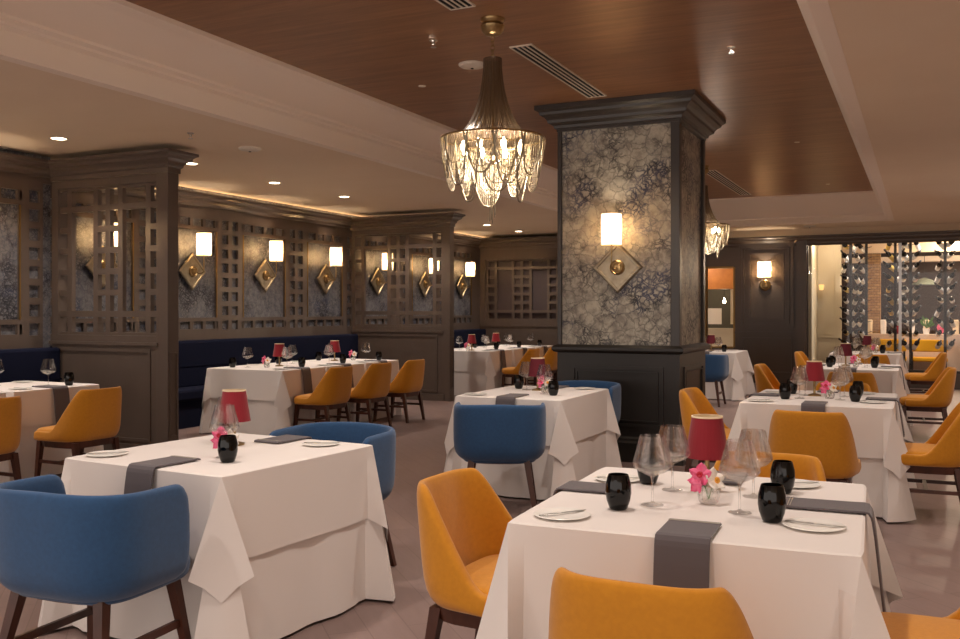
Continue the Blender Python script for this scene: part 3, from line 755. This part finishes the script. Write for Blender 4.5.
ychair(.08, 2.98, 92, 'mustard chair at bottom right corner, facing the nearest table')
ychair(-.60, 3.92, 180, 'mustard chair tucked behind the far side of the nearest table')
ychair(-.64, 6.36, 0, 'mustard chair with broad back between the two nearest right-hand tables')
ychair(-1.42, 7.40, -92, 'mustard chair beside the pillar base, left of the second right-hand table')
ychair(.02, 7.15, 92, 'mustard chair at the right edge beside the second right-hand table')
ychair(-.62, 8.36, 180, 'mustard chair tucked behind the second right-hand table')
ychair(-1.45, 11.2, -92, 'mustard chair left of the third right-hand table, in front of dark wall')
ychair(.02, 11.45, 92, 'mustard chair right of the third right-hand table')
ychair(-.66, 10.45, 0, 'mustard chair with its back turned, in front of third right-hand table')
ychair(-1.45, 15.0, -92, 'mustard chair left of the farthest right-hand table')
ychair(.02, 15.6, 92, 'mustard chair right of the farthest right-hand table')
ychair(-.66, 14.8, 0, 'mustard chair in front of the farthest right-hand table')
for y, lb in ((8.72, 'mustard chair nearest the camera of three along the central banquette'), (9.58, 'middle mustard chair of three along the central banquette'), (10.42, 'last mustard chair of three along the central banquette, by the divider')):
    ychair(-6.16, y, 90, lb)
for y, lb in ((14.3, 'first mustard chair of three at the far banquette'), (15.3, 'middle mustard chair of three at the far banquette'), (16.3, 'last mustard chair at the far banquette, partly behind the pillar')):
    ychair(-6.1, y, 90, lb)
ychair(-6.28, 4.50, 90, 'mustard chair cut by the left edge of the photo')
ychair(-6.28, 5.45, 90, 'mustard chair at the near left banquette table, in full view')
bchair(-2.86, 2.56, 5, 'large blue tub chair at the left edge, back turned, before near left table')
bchair(-2.92, 4.20, 180, 'blue tub chair behind the near left table')
bchair(-2.72, 6.02, 22, 'blue tub chair with its back turned at the central table')
bchair(-2.75, 7.86, 180, 'blue tub chair between the central table and the pillar')
bchair(-2.98, 14.2, 0, 'small distant blue tub chair right of the pillar')

# ------------------------------------------------------------------ tables and cloths
TZ = .76
def drape(hx, hy, R, zt, th, kite, tipf, wave, seed, flare=.05, nr=10, dgo=.2):
    """cloth over a rectangular top: centre grid ring then hanging rings; returns MB (closed slab not needed)"""
    rnd = random.Random(seed)
    ph = [rnd.random()*6.28 for _ in range(8)]; amp = [rnd.uniform(.5, 1) for _ in range(8)]
    corners = [(-1, -1), (1, -1), (1, 1), (-1, 1)]
    def ringpts(r, z0, flat=None):
        pts = []
        for c in range(4):
            sx, sy = corners[c]; nx, ny = corners[(c+1) % 4]
            A = Vector((sx*hx, sy*hy, 0)); B = Vector((nx*hx, ny*hy, 0)); e = (B-A).normalized(); out = Vector((e.y, -e.x, 0))
            pe = Vector((-e.x, -e.y, 0)) # outward along previous-side normal
            dg = Vector((sx, sy, 0)).normalized(); side = Vector((-dg.y, dg.x, 0))
            if side.dot(e) < 0: side = -side
            # corner kite: left, tip, right (in travel order)
            k = kite*r
            pts.append(tuple(A+dg*(dgo*r)-side*k+Vector((0, 0, z0-r*(1+.12*(tipf-1)/.4)))))
            pts.append(tuple(A+dg*(dgo*1.2*r)-side*k*.5+Vector((0, 0, z0-r*(1+(tipf-1)*.55)))))
            pts.append(tuple(A+dg*(dgo*1.3*r)+Vector((0, 0, z0-r*tipf))))
            pts.append(tuple(A+dg*(dgo*1.2*r)+side*k*.5+Vector((0, 0, z0-r*(1+(tipf-1)*.55)))))
            pts.append(tuple(A+dg*(dgo*r)+side*k+Vector((0, 0, z0-r*(1+.12*(tipf-1)/.4)))))
            Ls = (B-A).length
            NS = 18
            for i in range(1, NS):
                f = i/NS
                x = Ls*f
                w = wave*r*(amp[c]*math.sin(x*11+ph[c])+.6*amp[c+4]*math.sin(x*23+ph[c+4]))*min(1, 6*f, 6*(1-f))
                tuck = .02*r*(1 if (f < .12 or f > .88) else 0)
                xa = max(x, kite*r*.35) if f < .5 else min(x, Ls-kite*r*.35)
                pts.append(tuple(A+e*xa+out*(flare*r+w-tuck+.006)+Vector((0, 0, z0-r))))
        return pts
    m = MB(); RR = []
    base_ = ringpts(0.0001, zt)
    top = [(p[0]*.985, p[1]*.985, zt) for p in base_]
    RR.append([(p[0]*.5, p[1]*.5, zt) for p in base_])
    RR.append(top)
    RR.append([(p[0], p[1], zt-.004) for p in base_])
    for k in range(1, nr+1): RR.append(ringpts(R*k/nr, zt-.004))
    m.rings(RR, cap0=True)
    return m
def table_kind(hx, hy, over, under, seed):
    def make_table():
        t = thing('dining_table', 'x', 'table')
        MB().box(-hx+.012, hx-.012, -hy+.012, hy-.012, TZ-.05, TZ-.014).build('table_top', M['leg'], t)
        MB().lathe([(.04, .03), (.04, TZ-.05)], 12).build('pedestal', M['matte_black'], t)
        MB().lathe([(.24, 0.0), (.24, .02), (.05, .03)], 20).build('base', M['matte_black'], t)
        return t
    return make_table
def solidify(o, t=.004):
    s = o.modifiers.new('thickness', 'SOLIDIFY'); s.thickness = t; s.offset = -1
def table(x, y, hx, hy, where, seed, over=.34, rz=0, fl=1.0):
    t = table_kind(hx, hy, 0, 0, seed)(); t.location = (x, y, 0); t.rotation_euler = (0, 0, rz); t['label'] = 'table hidden under white cloths, '+where; t['group'] = 'cloth covered dining tables'
    u = drape(hx, hy, TZ-.014-.012, TZ-.008, 0, .17*fl, 1.0, .02*fl, seed, .03*fl, 12, .13*fl).build('floor_length_tablecloth', M['cloth'], smooth=True, loc=(x, y, 0), sharp=.45)
    u.rotation_euler = (0, 0, rz)
    tag(u, 'floor-length white under cloth on '+where, 'tablecloth', 'floor-length under cloths')
    o = drape(hx+.008, hy+.008, over, TZ, 0, .36*fl, 1.38, .012, seed+50, .045*fl, 8, .16*fl).build('tablecloth', M['cloth'], smooth=True, loc=(x, y, 0), sharp=.3)
    o.rotation_euler = (0, 0, rz)
    tag(o, 'white top cloth with hanging corners on '+where, 'tablecloth', 'white top cloths')
T = {}
def reg(k, x, y, hx, hy, where, seed, over=.34, rz=0, fl=1.0): T[k] = (x, y, hx, hy, where, rz); table(x, y, hx, hy, where, seed, over, rz, fl)
reg('T1', -.685, 3.24, .505, .555, 'the nearest table', 1, .36, math.radians(2.5))
reg('T2', -2.975, 3.43, .475, .50, 'the near left table', 2, .35, math.radians(-4))
reg('T3', -2.86, 7.03, .43, .57, 'the central table', 3, .34)
reg('T4', -.69, 7.52, .50, .63, 'the second right-hand table', 4, .34)
reg('T5', -.75, 11.95, .50, .63, 'the third right-hand table', 5, .34)
reg('T6', -.81, 16.1, .50, .55, 'the farthest right-hand table', 6, .34)
reg('T7', -3.17, 15.6, .48, .55, 'the distant table right of the pillar', 7, .34)
for i, y in enumerate((8.76, 9.62, 10.48)): reg('T8%d' % i, -6.985, y, .535, .40, 'the %s central banquette table' % ('first', 'middle', 'last')[i], 20+i, .34, fl=(.8, .45, .45)[i])
for i, y in enumerate((14.3, 15.3, 16.3)): reg('T9%d' % i, -6.985, y, .535, .46, 'the %s far banquette table' % ('first', 'middle', 'last')[i], 30+i, .34, fl=(.8, .5, .5)[i])
for i, y in enumerate((5.65, 4.7)): reg('T10%d' % i, -7.22, y, .46, .43, 'the %s near banquette table' % ('visible', 'edge-cut')[i], 40+i, .30, fl=.5)

# ------------------------------------------------------------------ tableware
def wine_glass():
    t = thing('wine_glass', 'x', 'wine glass')
    MB().lathe([(.038, 0), (.038, .002), (.012, .006), (.0045, .012)], 24).build('foot', M['crystal'], t, smooth=True)
    MB().lathe([(.0045, .012), (.0038, .05), (.004, .085), (.009, .098)], 14).build('stem', M['crystal'], t, smooth=True)
    MB().lathe([(.006, .097), (.022, .104), (.048, .116), (.064, .130), (.067, .138), (.065, .150), (.057, .18), (.048, .212), (.042, .237), (.041, .237), (.047, .212), (.056, .18), (.064, .150), (.0657, .138), (.0628, .1315), (.0475, .1178), (.02, .107), (.001, .102)], 32, caps=False).build('bowl', M['glass'], t, smooth=True)
    return t
def tumbler():
    t = thing('tumbler', 'x', 'tumbler')
    MB().lathe([(.0005, 0), (.024, 0), (.030, .004), (.039, .03), (.0435, .055), (.042, .085), (.036, .108), (.033, .116), (.031, .116), (.034, .105), (.04, .08), (.0005, .02)], 28, caps=False).build('body', M['black'], t, smooth=True)
    return t
def lamp(mat):
    def f():
        t = thing('table_lamp', 'x', 'table lamp')
        MB().lathe([(.05, 0), (.05, .008), (.03, .014), (.009, .02)], 24).build('base', M['gold'], t)
        MB().lathe([(.009, .018), (.009, .11), (.012, .115), (.012, .14), (.006, .145), (.006, .2)], 14).build('stem', M['gold'], t)
        MB().lathe([(.078, .118), (.080, .118), (.056, .268), (.054, .268), (.078, .118)], 32, caps=False).build('lamp_shade', mat, t)
        MB().lathe([(.0765, .12), (.053, .272), (.0575, .272), (.0575, .266)], 32, caps=False).build('shade_lining', M['lining'], t)
        return t
    return f
def vase():
    t = thing('flower_vase', 'x', 'flower vase')
    MB().lathe([(.0005, 0), (.026, 0), (.034, .008), (.038, .03), (.036, .05), (.031, .06), (.029, .06), (.033, .048), (.035, .03), (.03, .012), (.0005, .008)], 8, caps=False).build('cup', M['crystal'], t)
    def blossom(c, r, mat, lip, tilt, name):
        f = thing(name, None, None); f.parent = t; del_keys = [k for k in ('label', 'category') if k in f.keys()]
        for k in del_keys: del f[k]
        m = MB()
        rot = Matrix.Translation(c) @ Matrix.Rotation(tilt[2], 4, 'Z') @ Matrix.Rotation(tilt[0], 4, 'X')
        for k in range(5):
            a = 2*PI*k/5+.3; w = .42 if k % 2 else .3
            pts = []
            for s in range(7):
                u = s/6; hw = r*w*math.sin(PI*min(1, u*.92+.08))**.7
                pts.append([(u*r*math.cos(a)-j*hw*math.sin(a), u*r*math.sin(a)+j*hw*math.cos(a), .35*r*u*u-(.12*r*abs(j))) for j in (-1, 0, 1)])
            pts2 = [[tuple(rot @ Vector(p)) for p in row] for row in pts]
            m.rings(pts2, closed=False)
        return m
    def petals(c, r, mat, tilt, nm):
        m = blossom_m(c, r, tilt); o = m.build(nm, mat, t, smooth=True); solidify(o, .0015)
    def blossom_m(c, r, tilt):
        m = MB(); rot = Matrix.Translation(c) @ Matrix.Rotation(tilt[1], 4, 'Z') @ Matrix.Rotation(tilt[0], 4, 'X')
        for k in range(5):
            a = 2*PI*k/5+.3; w = .5 if k % 2 else .38; rows = []
            for s in range(7):
                u = s/6; hw = r*w*math.sin(PI*min(1, u*.9+.1))**.7+.0005
                rows.append([tuple(rot @ Vector((u*r*math.cos(a)-j*hw*math.sin(a), u*r*math.sin(a)+j*hw*math.cos(a), .3*r*u*u-(.15*r*abs(j))))) for j in (-1, -.5, 0, .5, 1)])
            m.rings(rows, closed=False)
        return m
    def lipm(c, r, tilt, mat):
        rot = Matrix.Translation(c) @ Matrix.Rotation(tilt[1], 4, 'Z') @ Matrix.Rotation(tilt[0], 4, 'X')
        MB().lathe([(.0005, 0), (r*.5, r*.1), (r, r*.8), (r*.7, r), (.0005, r*.5)], 8, rot, caps=False).build('blossom_lip', mat, t, smooth=True)
    petals((-.03, -.015, .10), .042, M['pink'], (math.radians(70), -.5), 'pink_blossom'); lipm((-.03, -.018, .10), .012, (math.radians(70), -.5), M['crimson'])
    petals((-.045, -.01, .068), .034, M['pink'], (math.radians(100), -.9), 'pink_blossom')
    petals((.02, -.012, .085), .042, M['petal'], (math.radians(60), .5), 'white_blossom'); lipm((.02, -.02, .083), .012, (math.radians(75), .5), M['yolk'])
    MB().tube([(0, 0, .015), (-.01, 0, .05), (-.03, -.01, .1)], .0022, 5).tube([(0, 0, .015), (.01, 0, .05), (.02, -.008, .085)], .0022, 5).build('stem', M['green'], t)
    return t
def plate():
    t = thing('side_plate', 'x', 'plate')
    MB().lathe([(.0005, .001), (.045, .001), (.05, .004), (.078, .007), (.080, .008), (.078, .0095), (.052, .006), (.045, .005), (.0005, .005)], 36, caps=False).build('dish', M['china'], t, smooth=True)
    return t
def knife():
    t = thing('butter_knife', 'x', 'knife')
    MB().box(-.085, 0, -.005, .005, 0, .003).build('handle', M['steel'], t, bevel=.001)
    MB().add([(0, -.004, .0005), (.08, -.007, .0005), (.095, .002, .0005), (.08, .006, .0005), (0, .005, .0005), (0, -.004, .002), (.08, -.007, .002), (.095, .002, .002), (.08, .006, .002), (0, .005, .002)],
             [(4, 3, 2, 1, 0), (5, 6, 7, 8, 9), (0, 1, 6, 5), (1, 2, 7, 6), (2, 3, 8, 7), (3, 4, 9, 8), (4, 0, 5, 9)]).build('blade', M['steel'], t)
    return t
def napkin_mk(inner, hang, w=.078):
    def f():
        t = thing('napkin', 'x', 'napkin')      # origin on the table edge, +y to the table middle, hangs over -y
        off = .052
        path = [(inner, .006), (inner-.01, .010)] + [(inner*(1-k/6), .008) for k in range(1, 6)] + [(.0, .009)]
        if hang > 0: path += [(-.012, .006), (-.020, -.006), (-.024, -.02)] + [(-.026-.05*hang*(k/6)**1.0-off*.4*(k/6), -.02-hang*k/6) for k in range(1, 7)]
        R = []
        for i, (y, z) in enumerate(path):
            a = path[max(0, i-1)]; b = path[min(len(path)-1, i+1)]
            tv = Vector((0, b[0]-a[0], b[1]-a[1])).normalized(); nv = Vector((0, -tv.z, tv.y))
            if nv.z < 0 and abs(nv.z) > .3: nv = -nv
            if abs(nv.z) <= .3 and nv.y > 0: nv = -nv
            h = .0035
            p = Vector((0, y, z)); ring_ = []
            for sx, sn in ((-w, -1), (w, -1), (w+.002, 0), (w, 1), (-w, 1), (-w-.002, 0)): ring_.append(tuple(p+Vector((sx, 0, 0))+nv*(h*sn)))
            R.append(ring_)
        m = MB().rings(R, cap0=True, cap1=True); m.build('folded_cloth', M['napkin'], t)
        s = MB()
        for yy in (inner-.022, inner-.03): s.box(-w, w, yy, yy+.002, .0135, .0148)
        s.build('stitching', M['stitch'], t)
        return t
    return f
NP = {}
def napkin(key, x, y, rz, label, inner, hang):
    k = (inner, hang)
    if k not in NP: NP[k] = Kind(napkin_mk(inner, hang))
    NP[k].put((x, y, TZ+.0005), rz, label, 'grey napkins laid over the table edge')
GK, UK, LK, LK2, VK, PLK, KK = Kind(wine_glass), Kind(tumbler), Kind(lamp(M['red'])), Kind(lamp(M['wine_red'])), Kind(vase), Kind(plate), Kind(knife)
ZT = TZ+.001
def put_local(tx, ty, ang, u, v): # seat frame: faces +v towards the table centre from its side
    c, s = math.cos(ang), math.sin(ang); return tx+c*u-s*v, ty+s*u+c*v
SEATS = {'near': 0, 'right': PI/2, 'far': PI, 'left': -PI/2}
def setting(k, seat, wine=True, tum=True, nap=(.20, .26), plt=True, du=0.0, sn=None, tumd=(.25, .24), wd=(.14, .15)):
    x, y, hx, hy, where, trz = T[k]; ang = SEATS[seat]+trz; half = hy if seat in ('near', 'far') else hx
    other = hx if seat in ('near', 'far') else hy
    nm = sn or (seat+' seat')
    short = where
    if tum:
        px, py = put_local(x, y, ang, tumd[0], -tumd[1]); UK.put((px, py, ZT), 0, 'black tumbler at the %s of %s' % (nm, short), 'black tumblers')
    if wine:
        px, py = put_local(x, y, ang, wd[0], -wd[1]); GK.put((px, py, ZT), 0, 'large clear wine glass at the %s of %s' % (nm, short), 'clear wine glasses')
    if nap:
        px, py = put_local(x, y, ang, du, -half-.012); napkin(k, px, py, ang, 'folded grey napkin at the %s of %s' % (nm, short), *nap)
    if plt:
        px, py = put_local(x, y, ang, -(min(.38, other-.1) if seat == 'near' else .27), -half+.13); PLK.put((px, py, ZT), 0, 'white bread plate at the %s of %s' % (nm, short), 'white bread plates', sc=(1.15, 1.15, 1))
        KK.put((px, py, ZT+.0095), {'near': trz+.9, 'right': trz-.1, 'far': trz+.5, 'left': trz+.3}[seat], 'butter knife on plate, %s of %s' % (nm, short), 'butter knives')
# nearest table
setting('T1', 'near', nap=(.20, .30), du=.035); setting('T1', 'right', nap=(.26, .36), du=.05); setting('T1', 'far', nap=(.24, .2)); setting('T1', 'left', nap=(.22, .3), du=-.05, wine=True)
LK.put((-.72, 3.46, ZT), 0, 'small lamp with bright red shade on the nearest table', 'small red shaded table lamps')
VK.put((-.66, 3.20, ZT), math.radians(20), 'crystal vase of pink and white orchids on the nearest table', 'small vases of orchids')
# near left table
setting('T2', 'near', nap=(.24, .28), du=.04); setting('T2', 'far', nap=(.24, .2))
LK.put((-3.07, 3.60, ZT), 0, 'small lamp with red shade on the near left table', 'small red shaded table lamps')
VK.put((-2.84, 3.28, ZT), math.radians(40), 'crystal vase of pink orchids on the near left table', 'small vases of orchids')
# central table
setting('T3', 'near', nap=(.26, .28)); setting('T3', 'far', nap=(.24, .2))
LK2.put((-2.90, 7.18, ZT), 0, 'small lamp with dark wine shade on the central table', 'small red shaded table lamps')
VK.put((-2.76, 7.0, ZT), .2, 'crystal vase of pink orchids on the central table', 'small vases of orchids')
for k in ('T4', 'T5', 'T6'):
    for s_ in ('near', 'right', 'far', 'left'): setting(k, s_, nap=(.2, .24))
for k, K_, vp in (('T4', LK, (-.76, 7.66)), ('T5', LK2, (-.84, 12.1)), ('T6', LK2, (-.80, 16.25))):
    x, y, hx, hy, where, trz = T[k]
    K_.put((vp[0], vp[1], ZT), 0, 'small red shaded lamp on '+where, 'small red shaded table lamps')
    VK.put((vp[0]+.13, vp[1]-.22, ZT), .3, 'crystal vase of orchids on '+where, 'small vases of orchids')
setting('T7', 'near', nap=(.22, .2)); setting('T7', 'far', nap=(.2, .2))
LK2.put((-3.2, 15.7, ZT), 0, 'small dark red lamp on the distant table right of the pillar', 'small red shaded table lamps')
for grp, n in (('T8', 3), ('T9', 3), ('T10', 2)):
    for i in range(n):
        k = grp+str(i)
        setting(k, 'right', nap=(.24, .30), sn='aisle seat', plt=True, tumd=(.20, .36), wd=(.10, .22))
        setting(k, 'left', nap=None, sn='bench seat', plt=True, tumd=(.20, .34), wd=(.10, .2))
for (x, y, lb) in ((-7.0, 9.02, 'small red lamp on the first central banquette table'), (-7.08, 10.3, 'small red lamp on the last central banquette table'),
                   (-6.9, 14.1, 'small red lamp on the first far banquette table'), (-6.95, 15.2, 'small red lamp on the middle far banquette table')):
    LK.put((x, y, ZT), 0, lb, 'small red shaded table lamps')
for (x, y, lb) in ((-6.95, 8.72, 'vase of pink orchids on the first central banquette table'), (-6.95, 10.55, 'vase of pink orchids on the last central banquette table'),
                   (-6.9, 13.95, 'vase of pink orchids on the first far banquette table'), (-7.2, 5.28, 'vase of pink orchids on the near left banquette table')):
    VK.put((x, y, ZT), .2, lb, 'small vases of orchids')

# ------------------------------------------------------------------ wine racks
def wine_bottle(lab='china'):
    t = thing('wine_bottle', 'x', 'wine bottle')      # axis +z, centre at origin
    MB().lathe([(.0005, -.155), (.034, -.155), (.038, -.15), (.038, .035), (.034, .055), (.016, .085), (.0145, .09)], 14).build('body', M['black'], t, smooth=True)
    MB().lathe([(.0386, -.135), (.0388, -.01)], 14, caps=False).build('label', M[lab], t)
    MB().lathe([(.0152, .085), (.0155, .15), (.001, .151)], 10, caps=False).build('capsule', M['matte_black'], t)
    return t
M['straw'] = pbr('straw_label', (222, 188, 96), .6)
WB = Kind(wine_bottle); WS = Kind(lambda: wine_bottle('straw'))
racks = [(-1.28, 19.75, 'left rack'), (-1.02, 20.35, 'slim rack'), (-.47, 19.75, 'mid rack before the mullion'), (-.20, 19.75, 'mid rack after the mullion'), (.40, 19.75, 'right rack')]
for ri, (x, y, nm) in enumerate(racks):
    t = thing('wine_rack', 'tall black iron wine rack behind the glass, the %s' % nm, 'wine rack', (x, y, 0))
    MB().box(-.025, .025, -.025, .025, 0, 2.95).build('post', M['matte_black'], t)
    MB().box(-.14, .14, -.14, .14, 0, .02).build('base', M['matte_black'], t)
    pg = MB()
    for r in range(10):
        z = .80+.215*r
        for s in (-1, 1): pg.tube([(0, 0, z-.03), (s*.1, -.03, z)], .006, 5)
    pg.build('bottle_pegs', M['matte_black'], t)
    for r in range(10):
        z = .80+.215*r
        for s in (-1, 1):
            if s > 0 and ri in (1,): continue
            tilt = random.uniform(.35, .75)
            gold = (ri == 2 and s < 0 and r > 2) or (ri == 0 and s < 0 and r % 4 == 1)
            b = (WS if gold else WB).put((x+s*.105, y-.05, z), 0, ('tilted yellow-labelled' if gold else 'tilted')+' wine bottle, %s on the %s side of the %s' % (('lowest', 'second', 'third', 'fourth', 'fifth', 'sixth', 'seventh', 'eighth', 'ninth', 'top')[r], 'left' if s < 0 else 'right', nm), 'bottles on the '+nm,
                   rot=(math.radians(random.uniform(35, 75)), s*random.choice((.9, .7, .5, -.4)), 0), sc=(1.15, 1.15, 1.15))
# things in the room beyond the glass
def far_chair(x, y, lb):
    t = thing('dining_chair', lb, 'chair', (x, y, 0))
    MB().box(-.34, .34, -.06, .02, .62, .86).build('backrest', M['yellow'], t, bevel=.02)
    MB().box(-.34, .34, -.06, .4, .42, .5).build('seat', M['yellow'], t, bevel=.02)
    for sx in (-1, 1):
        for yy in (-.04, .36): MB().box(sx*.3-.02, sx*.3+.02, yy-.02, yy+.02, 0, .62 if yy < 0 else .42).build('leg', M['matte_black'], t)
far_chair(-.62, 20.45, 'bright yellow seat beyond the glass, left of the mullion')
far_chair(.12, 20.45, 'bright yellow seat beyond the glass, right of the mullion')
t = thing('potted_plant', 'small leafy green plant on the counter beyond the glass', 'plant', (.08, 21.1, .95))
MB().lathe([(.05, 0), (.07, .12)], 14).build('pot', M['china'], t)
pm_ = MB()
for i in range(26):
    a = random.random()*6.28; r = random.uniform(.05, .14); z = random.uniform(.16, .34)
    pm_.add([(0, 0, .12), (r*math.cos(a)-.02, r*math.sin(a), z), (r*math.cos(a)*1.2, r*math.sin(a)*1.2, z+.05), (r*math.cos(a)+.02, r*math.sin(a), z)], [(0, 1, 2, 3)])
pm_.build('leaves', M['green'], t)
jn = -1
for i in range(14):
    x = -1.0+.27*i
    jn += (i % 3 != 2)
    if i % 3 == 2:
        o = MB().lathe([(.02, 0), (.05, .05), (.08, .14), (.06, .2), (.02, .22)], 12).build('flower_bunch', M['pink'] if i % 2 else M['red'], loc=(x, 21.15, .951)); tag(o, 'rounded %s flower bunch on the counter beyond the glass, %s along' % (('pink' if i % 2 else 'red'), ('first', 'second', 'third', 'fourth', 'fifth')[i//3]), 'flowers')
    else:
        o = MB().lathe([(.05, 0), (.055, .01), (.06, .28), (.045, .3)], 14).build('jar', M['china'] if i % 2 else M['lining']); o.location = (x, 21.15, .951)
        tag(o, 'pale jar %s from the left in the row on the counter beyond the glass' % ('first', 'second', 'third', 'fourth', 'fifth', 'sixth', 'seventh', 'eighth', 'ninth', 'tenth')[jn], 'jar', 'pale jars on the counter beyond the glass')
